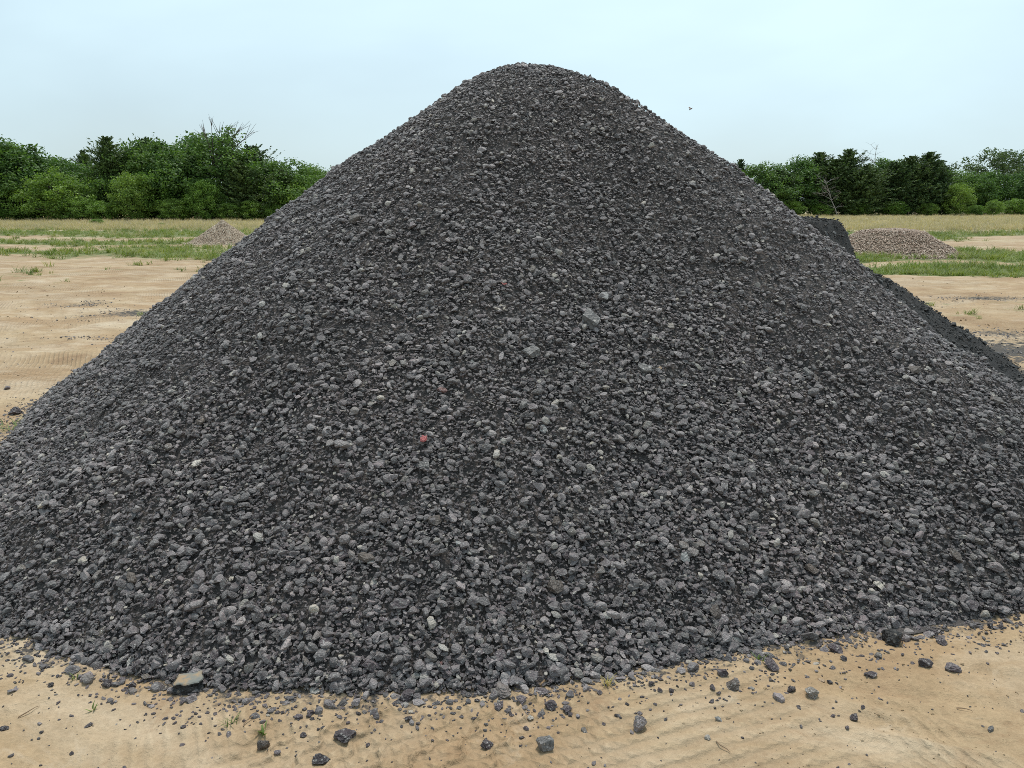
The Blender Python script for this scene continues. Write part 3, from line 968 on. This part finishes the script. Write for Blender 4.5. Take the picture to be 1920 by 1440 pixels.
def slab():
    """A broken pavement slab: smooth dusty top, black broken face."""
    bm = bmesh.new()
    bmesh.ops.create_cube(bm, size=2.0)
    bmesh.ops.subdivide_edges(bm, edges=bm.edges[:], cuts=11, use_grid_fill=True)
    for f in bm.faces: f.material_index = 1 if all(v.co.z > 0.9 for v in f.verts) else 0
    for v in bm.verts:
        x, y, z = v.co
        n1 = mnoise.noise(Vector((x, y, z)) * 1.3 + Vector((3, 9, 1)))
        n2 = mnoise.noise(Vector((x, y, z)) * 5 + Vector((3, 9, 1)))
        rad = max(abs(x), abs(y))
        k = 1 - 0.42 * max(0, (math.hypot(x, y) - 0.85)) + 0.26 * n1 + 0.06 * n2 * rad
        if z > 0.9: v.co = (x * k * .95, y * k * .8, 0.42 + 0.03 * n1 - (0.10 * max(0, rad - .8) / .2 * (1 + n2)))
        else:
            v.co = (x * k * (0.95 + 0.13 * (1 - z) / 2), y * k * 0.8 - 0.12 * (1 - z) / 2, z * 0.42 + 0.05 * n2)
    me = bpy.data.meshes.new('pavement_slab')
    bm.normal_update()
    bm.to_mesh(me)
    bm.free()
    me.materials.append(M['dark_stone'])
    m, n_, b = mat('dusty_slab_top')
    tcn = node(n_, 'ShaderNodeTexCoord')
    x = node(n_, 'ShaderNodeTexNoise', Scale=1.3, Detail=5.0)
    n_.links.new(tcn.outputs['Object'], x.inputs['Vector'])
    n_.links.new(ramp(n_, x.outputs['Fac'], [(0.40, (0.30, 0.21, 0.125)), (0.52, (0.19, 0.18, 0.15)), (0.65, (0.15, 0.158, 0.148))]), b.inputs['Base Color'])
    b.inputs['Roughness'].default_value = 0.8
    me.materials.append(m)
    return me


rock(356, 1284, 56, slab(), 'broken slab with dusty tan top and black broken face at the foot of the pile', name='pavement_slab', lift=0.36, rz=R(14), scale=(1, 1, 1.05))


# ------------------------------------------------------------------ small weeds and twigs on the sand
def blades(name, n, h, spread, wd, material, seed, bend=0.5):
    r = random.Random(seed)
    v, f = [], []
    for i in range(n):
        a = r.uniform(0, 2 * math.pi)
        l = h * r.uniform(0.55, 1.15)
        d = Vector((math.cos(a), math.sin(a), 0))
        s = Vector((-d.y, d.x, 0))
        o = Vector((r.gauss(0, spread * .3), r.gauss(0, spread * .3), 0))
        b = bend * r.uniform(0.3, 1.2)
        k = len(v)
        for j in range(4):
            t = j / 3
            c = o + d * (spread * t * .5 + b * l * t * t) + Vector((0, 0, l * (t - 0.35 * b * t * t)))
            ww = wd * (1 - t * 0.85) * (0.7 + 0.6 * min(t * 3, 1))
            v += [c - s * ww / 2, c + s * ww / 2]
        f += [(k + 2 * j, k + 2 * j + 1, k + 2 * j + 3, k + 2 * j + 2) for j in range(3)]
    return mesh(name, [tuple(p) for p in v], f, material)


for u, v, nm, n_, h_, sp, wd, mt, lab in (
        (1142, 1290, 'grass_tuft', 14, .045, .03, .004, 'straw', 'yellowish grass tuft growing at the edge of the stones'),
        (490, 1374, 'seedling', 9, .032, .02, .008, 'weed', 'small broad-leaved green weed on sand beside a brown chunk'),
        (143, 1276, 'seedling', 7, .030, .015, .005, 'weed', 'tiny green sprout in the sand beside two grey chunks'),
        (174, 1332, 'seedling', 7, .020, .02, .006, 'weed', 'tiny green sprout alone on wheel-marked sand'),
        (430, 1358, 'grass_tuft', 14, .030, .035, .003, 'weed', 'low grey-green tuft on bare sand near the broken slab'),
        (1425, 1238, 'seedling', 8, .03, .02, .006, 'weed', 'little mossy green plant among stones at the foot of the pile'),
        (22, 806, 'grass_tuft', 40, .05, .20, .006, 'weed', 'low yellow-green grass patch at the back edge of the pile')):
    x, y = on_ground(u, v)
    o = link(nm, blades(nm, n_, h_, sp, wd, M[mt], int(u)))
    o.location = (x, y, float(ground_h(x, y)) + float(pile_h(x, y)))
    tag(o, lab, 'weed' if nm == 'seedling' else 'grass')


def tube(pts, rad, seg=6):
    """Tapered tube along a list of points: verts and quads."""
    pts = [Vector(p) for p in pts]
    v, f = [], []
    for i, p in enumerate(pts):
        d = (pts[min(i + 1, len(pts) - 1)] - pts[max(i - 1, 0)]).normalized()
        a = d.cross(Vector((0.31, 0.17, 0.93)) if abs(d.z) < 0.95 else Vector((1, 0, 0))).normalized()
        b = d.cross(a)
        for k in range(seg):
            t = 2 * math.pi * k / seg
            v.append(tuple(p + (a * math.cos(t) + b * math.sin(t)) * rad[i]))
    for i in range(len(pts) - 1):
        for k in range(seg):
            k2 = (k + 1) % seg
            f.append((i * seg + k, i * seg + k2, (i + 1) * seg + k2, (i + 1) * seg + k))
    return v, f


for (u1, v1), (u2, v2), lab in (((1340, 1396), (1367, 1420), 'dry straw stalk lying on bare sand'), ((36, 1345), (76, 1323), 'thin brown twig lying on wheel-marked sand'),
                                ((455, 1362), (480, 1338), 'dry stalk lying between small weeds'), ((1793, 1320), (1825, 1330), 'short brown twig half buried in sand')):
    a, b = on_ground(u1, v1), on_ground(u2, v2)
    ps = []
    for j in range(6):
        t = j / 5
        x, y = a[0] * (1 - t) + b[0] * t, a[1] * (1 - t) + b[1] * t
        x += 0.004 * math.sin(t * 7 + u1)
        ps.append((x, y, float(ground_h(x, y)) + 0.003 + 0.006 * math.sin(t * 3.1)))
    v, f = tube(ps, [0.0018, 0.002, 0.0018, 0.0015, 0.0012, 0.0006])
    tag(link('twig', mesh('twig', v, f, M['twig'], True)), lab, 'twig')


# ------------------------------------------------------------------ two small heaps out in the yard
def small_heap(name, u, v, wpx, hm, label, flat, material, seed, chip):
    x0, y0 = on_ground(u, v)
    rad = wpx * math.hypot(x0, y0) / FPX / 2 * 0.98
    y0 += rad * 0.8
    root = empty(name, (x0, y0, 0))
    tag(root, label, 'pile')

    def fn(x, y):
        r = np.hypot(x - x0, y - y0) / rad * (1 + 0.06 * np.sin(3 * np.arctan2(y - y0, x - x0) + seed))
        h = np.interp(r, [0, flat * .6, flat, 0.85, 1.0, 9], [hm, hm * .97, hm * 0.90, hm * 0.10, 0, 0]) if flat > 0 else np.interp(r, [0, 0.06, 0.85, 1.0, 9], [hm, hm * .97, hm * .11, 0, 0])
        return h + np.clip(h / .1, 0, 1) * 0.10 * hm * (fbm(x * 3, y * 3, 3, seed) - 0.5)
    link('mound', polar_core('mound', x0, y0, lambda th: np.full_like(th, rad), fn, M['gravel_core'], 80, 30, 0.02), root)
    g = np.random.default_rng(seed)
    n = 17000
    th, r = g.uniform(0, 2 * np.pi, n), rad * np.where(g.random(n) < 0.92, np.sqrt(g.random(n)), 1 + g.exponential(.08, n))
    x, y = x0 + r * np.cos(th), y0 + r * np.sin(th)
    nr = normals(fn, x, y, .06)
    e, _ = frames(nr, 0.5, 0, seed + 1)
    sz = chip * g.uniform(0.6, 1.5, n)
    pr = [dup_mesh(m, material) for m in MID[:5] + SML[:3]]
    scatter('heaped_chips', np.stack([x, y, fn(x, y) + sz * .2], 1), e, np.repeat(sz[:, None], 3, 1), g.integers(0, len(pr), n), pr, root)


small_heap('gravel_heap', 402, 459, 122, 0.92, 'small pointed heap of tan gravel in the grass before the treeline', 0, M['gravel'], 51, 0.024)
small_heap('chip_heap', 1724, 483, 262, 0.80, 'low broad heap of brown chips with flattened top on grassy ground', 0.40, M['mulch'], 52, 0.023)


# ------------------------------------------------------------------ grass strips and the dry meadow
GR = [blades('green_tuft', 16, .16, .16, .014, M['grass'], 60 + i, 0.6) for i in range(4)]
DG = [blades('dry_tuft', 18, .30, .30, .013, M['dry_grass'], 70 + i, 0.35) for i in range(4)]
g = np.random.default_rng(61)


def strew_grass(name, n, fn, xr, yr, protos, lo, hi, label, seed):
    g = np.random.default_rng(seed)
    y = yr[0] * (yr[1] / yr[0]) ** g.random(n)
    x = (g.random(n) * 2 - 1) * y * 0.80
    m = fn(x, y) + 0.9 * (fbm(x * 0.9, y * 1.6, 4, seed) - 0.5)
    k = (m > 0.30 + 0.55 * g.random(n)) & (heap_h(x, y) <= 0.01)
    x, y = x[k], y[k]
    s = g.uniform(lo, hi, len(x)) * np.clip(y / 24.0, 0.35, 1.0)
    rot = np.stack([np.zeros(len(x)), np.zeros(len(x)), g.uniform(0, 6.28, len(x))], 1)
    scl = np.stack([s, s, s * g.uniform(.6, 1.3, len(x))], 1)
    o = scatter(name, np.stack([x, y, ground_h(x, y) - .005], 1), rot, scl, g.integers(0, len(protos), len(x)), protos)
    tag(o, label, 'grass', kind='stuff')


strew_grass('grass', 46000, green_mask, None, (9, 95), GR, 0.7, 1.5, 'short green grass growing in strips on the sandy yard', 62)
strew_grass('dry_grass', 42000, dry_mask, None, (40, 125), DG, 0.6, 1.3, 'tall straw-coloured dry grass in the meadow before the trees', 63)


# ------------------------------------------------------------------ trees
def leaf_quads(c, nrm, size, g, aspect=0.62, along=None):
    n = len(c)
    t = g.normal(size=(n, 3)) if along is None else along
    a = t - nrm * np.sum(t * nrm, 1, keepdims=True)
    a /= np.linalg.norm(a, axis=1, keepdims=True) + 1e-9
    b = np.cross(nrm, a)
    s = size[:, None]
    v = np.stack([c - a * s * .5, c + b * s * aspect * .5 + a * s * 0.05, c + a * s * .5, c - b * s * aspect * .5 + a * s * .05], 1).reshape(-1, 3)
    return v, np.arange(4 * n).reshape(n, 4)


def unit(v): return v / (np.linalg.norm(v, axis=1, keepdims=True) + 1e-9)


def join(parts):
    v, f, k = [], [], 0
    for a, b in parts:
        a, b = np.asarray(a, float), np.asarray(b, int)
        v.append(a); f.append(b + k); k += len(a)
    return np.concatenate(v), np.concatenate(f)


def broadleaf(seed, width=0.42, low=0.04, clumps=170, leaves=70, lsize=0.032, clump=0.085, lmat='leaf_dark', sparse=0.0, bare=0):
    """Tree one unit tall: trunk mesh and crown mesh."""
    g = np.random.default_rng(seed)
    r = random.Random(seed)
    d = unit(g.normal(size=(clumps, 3)))
    rad = 0.35 + 0.65 * g.random(clumps) ** 0.45
    c = d * rad[:, None]
    hgt = low + (1 - low) * 0.5 * (1 + c[:, 2])
    lob = 1 + 0.28 * np.sin(3 * np.arctan2(d[:, 1], d[:, 0]) + seed) * (1 - np.abs(c[:, 2])) + 0.16 * np.clip(g.normal(size=clumps), -1.5, 1.5)
    prof = np.interp(hgt, [0, .12, .3, .55, .8, 1], [.80, .98, 1.05, 1.0, .9, .85])
    C3 = np.stack([c[:, 0] * width * lob * prof, c[:, 1] * width * lob * prof, hgt * (0.94 + 0.05 * g.normal(size=clumps)).clip(.75, 1.05)], 1)
    parts_t = []
    top = 0.72
    bend = [(0.02 * r.gauss(0, 1) * i, 0.02 * r.gauss(0, 1) * i, top * i / 6 - .01) for i in range(7)]
    parts_t.append(tube(bend, [0.024 * (1 - i / 8) + .003 for i in range(7)], 7))
    order = g.permutation(clumps)[:26]
    for k in order:
        e = Vector(C3[k])
        j = min(5, max(1, int(e.z / top * 4)))
        s = Vector(bend[j])
        mid = s.lerp(e, .5) + Vector((0, 0, 0.04))
        parts_t.append(tube([s, mid, e], [0.009, 0.006, 0.002], 5))
    for k in range(bare):
        e = Vector((r.gauss(0, width * .45), r.gauss(0, width * .4), r.uniform(0.86, 1.08)))
        s = Vector(bend[5])
        m1 = s.lerp(e, .5) + Vector((r.gauss(0, .02), 0, .02))
        parts_t.append(tube([s, m1, e], [0.007, 0.004, 0.0012], 5))
        for q in range(3):
            e2 = e + Vector((r.gauss(0, .05), r.gauss(0, .05), r.uniform(-.02, .08)))
            parts_t.append(tube([m1.lerp(e, r.uniform(.2, .8)), e2], [0.003, 0.0008], 4))
    keep = g.random(clumps) > sparse * (C3[:, 2] > 0.55)
    C3 = C3[keep]
    idx = np.repeat(np.arange(len(C3)), leaves)
    cs = clump * g.uniform(0.6, 1.35, len(C3))
    off = np.clip(g.normal(size=(len(idx), 3)), -1.5, 1.5) * np.array([.62, .62, .42]) * cs[idx][:, None]
    p = C3[idx] + off
    p[:, 2] = np.maximum(p[:, 2] / np.quantile(p[:, 2], .9995), 0.008)
    nr = unit(g.normal(size=p.shape) * 0.8 + np.array([0, 0, .7]) + unit(off) * .5)
    crown = leaf_quads(p, nr, lsize * g.uniform(.6, 1.4, len(p)), g)
    return mesh('trunk', *join(parts_t), M['bark'], True), mesh('crown', *crown, M[lmat])


def cedar(seed, width=0.30, sprays=380, leaves=40, lsize=0.030):
    """Shaggy cedar one unit tall: swept-up sprays of narrow leaf pieces, a few side tips beside the leader."""
    g = np.random.default_rng(seed)
    r = random.Random(seed)
    pt = [(0.012 * r.gauss(0, 1), 0.012 * r.gauss(0, 1), 0.985 * i / 6 - .01 * (i == 0)) for i in range(7)]
    parts_t = [tube(pt, [0.02 * (1 - i / 6.3) + .001 for i in range(7)], 7)]
    tops = [(0, 0, 1.0, 1.0)] + [(r.uniform(-.5, .5) * width, r.uniform(-.5, .5) * width, r.uniform(.72, .92), .62) for _ in range(3)]
    ps, ns, al = [], [], []
    for tx, ty, th_, ws in tops:
        m = int(sprays * (1.0 if ws == 1 else 0.30))
        for k in range(m):
            f = (k / m) ** 0.85
            h = (0.02 + 0.97 * f) * th_ if ws == 1 else th_ * (0.45 + 0.55 * f)
            hh = h / th_
            a = g.uniform(0, 2 * np.pi)
            prof = np.interp(hh, [0, .10, .35, .6, .8, .93, 1.0], [.80, 1.0, .98, .72, .42, .17, .0])
            ln = width * ws * prof * g.uniform(.40, 1.35) * (1 + .25 * math.sin(2 * a + seed)) + 0.02
            up = g.uniform(0.3, 1.0) if hh > .5 else g.uniform(-.05, .55)
            d = np.array([math.cos(a), math.sin(a), up])
            o = np.array([tx * hh, ty * hh, h])
            if k % 6 == 0: parts_t.append(tube([tuple(o * np.array([1, 1, .97])), tuple(o + d * ln)], [0.005 * (1 - hh) + .0012, 0.0007], 4))
            nl = max(8, int(leaves * (0.35 + prof)))
            t = g.random(nl) ** 0.7
            ps.append(o + d * (ln * t)[:, None] + g.normal(size=(nl, 3)) * (0.022 * (1.25 - t) * (0.22 + prof))[:, None])
            al.append(unit(d + g.normal(size=(nl, 3)) * .45))
            ns.append(unit(g.normal(size=(nl, 3)) + np.array([0, 0, .5])))
    p = np.concatenate(ps)
    p[:, 2] = np.maximum(p[:, 2], .006)
    crown = leaf_quads(p, np.concatenate(ns), lsize * g.uniform(.6, 1.5, len(p)), g, 0.40, np.concatenate(al))
    return mesh('trunk', *join(parts_t), M['bark'], True), mesh('crown', *crown, M['leaf_cedar'])


def dead_tree(seed):
    r = random.Random(seed)
    parts = []

    def grow_(p, d, l, rad, lev):
        pts = [p]
        for i in range(4):
            d = (d + Vector((r.gauss(0, .16), r.gauss(0, .16), r.gauss(0, .10)))).normalized()
            pts.append(pts[-1] + d * l / 4)
        parts.append(tube(pts, [rad * (1 - i * .17) for i in range(5)], 5))
        if lev < 3:
            for k in range(5 if lev else 11):
                q = pts[r.choice((1, 2, 3, 4))]
                a = r.uniform(0, 6.28)
                grow_(q, (d * .5 + Vector((math.cos(a), math.sin(a), r.uniform(-.5, .5)))).normalized(), l * r.uniform(.3, .55), rad * .42, lev + 1)
    grow_(Vector((0, 0, -.01)), Vector((.08, 0, 1)), 0.8, 0.013, 0)
    return mesh('trunk', *join(parts), M['dead_bark'], True)


BL = [broadleaf(301 + i, w_, .02, 200, 85) for i, w_ in enumerate((.44, .50, .40, .47))]
BB = [broadleaf(341 + i, w_, .0, 150, 80, .036, .10, 'leaf_bright') for i, w_ in enumerate((.55, .48))]
SP = [broadleaf(361, .40, .03, 190, 75, .026, .075, 'leaf_dark', .35, 12)]
FA = [broadleaf(371, .52, .05, 210, 80, .027, .08, 'leaf_far')]
CE = [cedar(381 + i, w_) for i, w_ in enumerate((.32, .40, .30))]
DT = dead_tree(391)
KIND = {'b': (BL, 'broadleaf_tree'), 'l': (BB, 'broadleaf_tree'), 's': (SP, 'broadleaf_tree'), 'f': (FA, 'broadleaf_tree'), 'c': (CE, 'cedar_tree'), 'u': (BB, 'shrub')}
tr = random.Random(77)


def plant(kind, u, top, dist, label, group=None, wid=1.0, var=None):
    """A tree whose foot stands DIST metres out and whose tip reaches image row TOP."""
    d = ray(u, 390)
    x = d[0] / d[1] * dist
    zt = ray(u, top)
    h = CAM_H + zt[2] / zt[1] * dist
    ms, nm = KIND[kind]
    t, c = ms[tr.randrange(len(ms)) if var is None else var]
    root = empty(nm, (x, dist, float(ground_h(x, dist))))
    root.rotation_euler = (0, 0, tr.uniform(0, 6.28))
    for pn, me in (('trunk', t), ('crown', c)):
        o = bpy.data.objects.new(pn, me)
        C.objects.link(o)
        o.parent = root
        o.scale = (h * wid, h * wid, h)
    tag(root, label, 'shrub' if kind == 'u' else 'tree', group)
    return root


GL = ('tree belt beyond the pointed gravel heap', 'tree belt beyond the brown chip heap')
LB_ = ('dark green broadleaf tree in the belt beyond the pointed gravel heap', 'dark green broadleaf tree in the belt beyond the brown chip heap')
LC_ = ('dark shaggy cedar among broadleaf trees beyond the pointed gravel heap', 'dark shaggy cedar in the belt beyond the brown chip heap')
OWN = {212: 'tall cedar with pointed tip rising beside the slim light young tree', 168: 'thin far cedar tip showing through the gap in the belt', 1383: 'lone small cedar tip peeping out beside the tall pile',
       1583: 'tallest cedar with sharp tip behind the bare dead tree', 1732: 'wide cedar with ragged tip next to the bright yellow-green young tree'}
# the belt, tip rows read off the photograph: nearer part west of the pile
for u, top, dd in ((-70, 250, 78), (-15, 247, 78), (35, 262, 80), (72, 276, 81), (118, 294, 84), (150, 305, 82), (255, 268, 80), (305, 264, 82), (345, 274, 80), (385, 250, 83), (505, 300, 82), (548, 297, 80), (592, 308, 84),
                   (640, 312, 86), (700, 310, 88), (1250, 308, 106), (1320, 312, 108),
                   (1432, 303, 108), (1492, 291, 110), (1655, 297, 116), (1690, 300, 114), (1770, 316, 116), (1815, 320, 118), (1850, 318, 120), (1915, 322, 119), (1980, 312, 120)):
    plant('b', u, top, dd, LB_[u > 960], GL[u > 960], tr.uniform(.95, 1.25))
for u, top, dd, wd in ((212, 258, 79, 1.0), (168, 283, 88, .8), (285, 262, 84, 1.1), (480, 275, 84, 1.1), (455, 305, 78, 1.3), (530, 318, 78, 1.3), (1383, 300, 125, .7), (1530, 287, 110, 1.1), (1583, 281, 109, 1.25), (1560, 300, 108, 1.4), (1618, 312, 109, 1.3),
                       (1700, 293, 110, 1.3), (1732, 286, 110, 1.25), (1668, 304, 109, 1.3), (1752, 304, 112, 1.2), (1455, 320, 107, 1.4), (1610, 320, 107, 1.5)):
    plant('c', u, top, dd, OWN.get(u) or LC_[u > 960], GL[u > 960], wd)
plant('s', 425, 237, 80, 'tallest tree of the belt with thin see-through crown and bare twigs on top', wid=1.15)
plant('f', 1872, 277, 138, 'pale round-crowned tree rising behind the tree belt', wid=1.1)
# lighter bushes and small trees in front
for i, (u, top, dd, wd, lab) in enumerate(((118, 314, 76, 1.15, 'light green bushy tree, the broadest before the dark belt'), (250, 322, 76, .85, 'slim light green young tree before the dark belt'),
                                           (305, 308, 79, 1.1, 'yellowish green bushy tree, set in among the dark belt'), (388, 336, 76, .9, 'small light green tree behind the pointed gravel heap'),
                                           (565, 330, 78, 1.1, 'light green bushy tree beside the slope of the tall pile'), (1792, 344, 108, .9, 'bright yellow-green young tree before dark cedars'), (40, 330, 77, 1.1, 'mid green bushy tree filling the gap next to the broadest light bush'))):
    plant('l', u, top, dd, lab, None, wd, i % 2)
GS = 'low shrubs along the foot of the trees'
for u, top, dd, wd in ((-5, 388, 75, 1.6), (150, 368, 74.5, 1.5), (185, 376, 74.5, 1.5), (330, 372, 76, 1.6), (430, 380, 76, 1.6), (470, 375, 77, 1.5), (525, 378, 77, 1.6), (1480, 375, 105, 1.6), (1540, 380, 106, 1.6), (1610, 378, 106, 1.6), (1680, 376, 107, 1.5), (1740, 380, 107, 1.5), (1830, 384, 108, 1.5), (1862, 374, 108, 1.1), (1905, 372, 113, 1.6)):
    plant('u', u, top, dd, 'low green shrub at the foot of the tree belt', GS, wd)
for u, top, dd, wd, lab in ((178, 410, 62, 2.2, 'round low green shrub alone in the dry meadow'), (262, 420, 56, 2.0, 'tiny green shrub in the meadow beside the gravel heap'), (300, 417, 58, 1.6, 'tiny green weed clump in the dry meadow')):
    plant('u', u, top, dd, lab, None, wd)
o = link('dead_tree', DT)
d = ray(1572, 390)
o.location = (d[0] / d[1] * 104, 104, 0)
o.scale = (6, 6, 5.8)
tag(o, 'bare grey dead tree standing before the cedars', 'tree')
o = link('dead_tree', DT)
d = ray(1615, 390)
o.location = (d[0] / d[1] * 121, 121, 0)
o.scale = (9.5, 9.5, 10.2)
o.rotation_euler = (0, 0, 2.1)
tag(o, 'bare twiggy dead treetop poking out above the cedars', 'tree')


# ------------------------------------------------------------------ insect in the air
def insect():
    d = ray(1295, 205) * 3.4
    root = empty('flying_insect', (d[0], d[1], CAM_H + d[2]))
    tag(root, 'tiny dark reddish insect flying in the sky beside the pile', 'insect')
    m, n_, b = mat('insect_shell')
    b.inputs['Base Color'].default_value = (0.09, 0.03, 0.02, 1)
    b.inputs['Roughness'].default_value = 0.4
    m2, n2, b2 = mat('insect_wing')
    b2.inputs['Base Color'].default_value = (0.16, 0.09, 0.06, 1)
    v, f = tube([(-.009, 0, 0), (-.006, 0, .0005), (-.002, 0, .001), (.001, 0, .0008), (.004, 0, .0012), (.007, 0, .0008), (.009, 0, 0)], [.0006, .002, .0022, .0009, .0024, .0018, .0006], 8)
    parts = [('body', mesh('body', v, f, m, True))]
    for s in (-1, 1):
        w_ = [(0, 0, .002), (.004, s * .003, .004), (.004, s * .010, .008), (-.002, s * .0115, .0085), (-.004, s * .005, .0045)]
        parts.append(('wing', mesh('wing', w_ + [(a, b_, c - .0003) for a, b_, c in w_], [(0, 1, 2, 3), (0, 3, 4, 0), (5, 8, 7, 6), (5, 9, 8, 5)][0:1] + [(8, 7, 6, 5)] + [(0, 3, 4, 9)], m2)))
    for nm, me in parts:
        o = bpy.data.objects.new(nm, me)
        C.objects.link(o)
        o.parent = root
    root.rotation_euler = (R(15), R(-22), R(20))


insect()
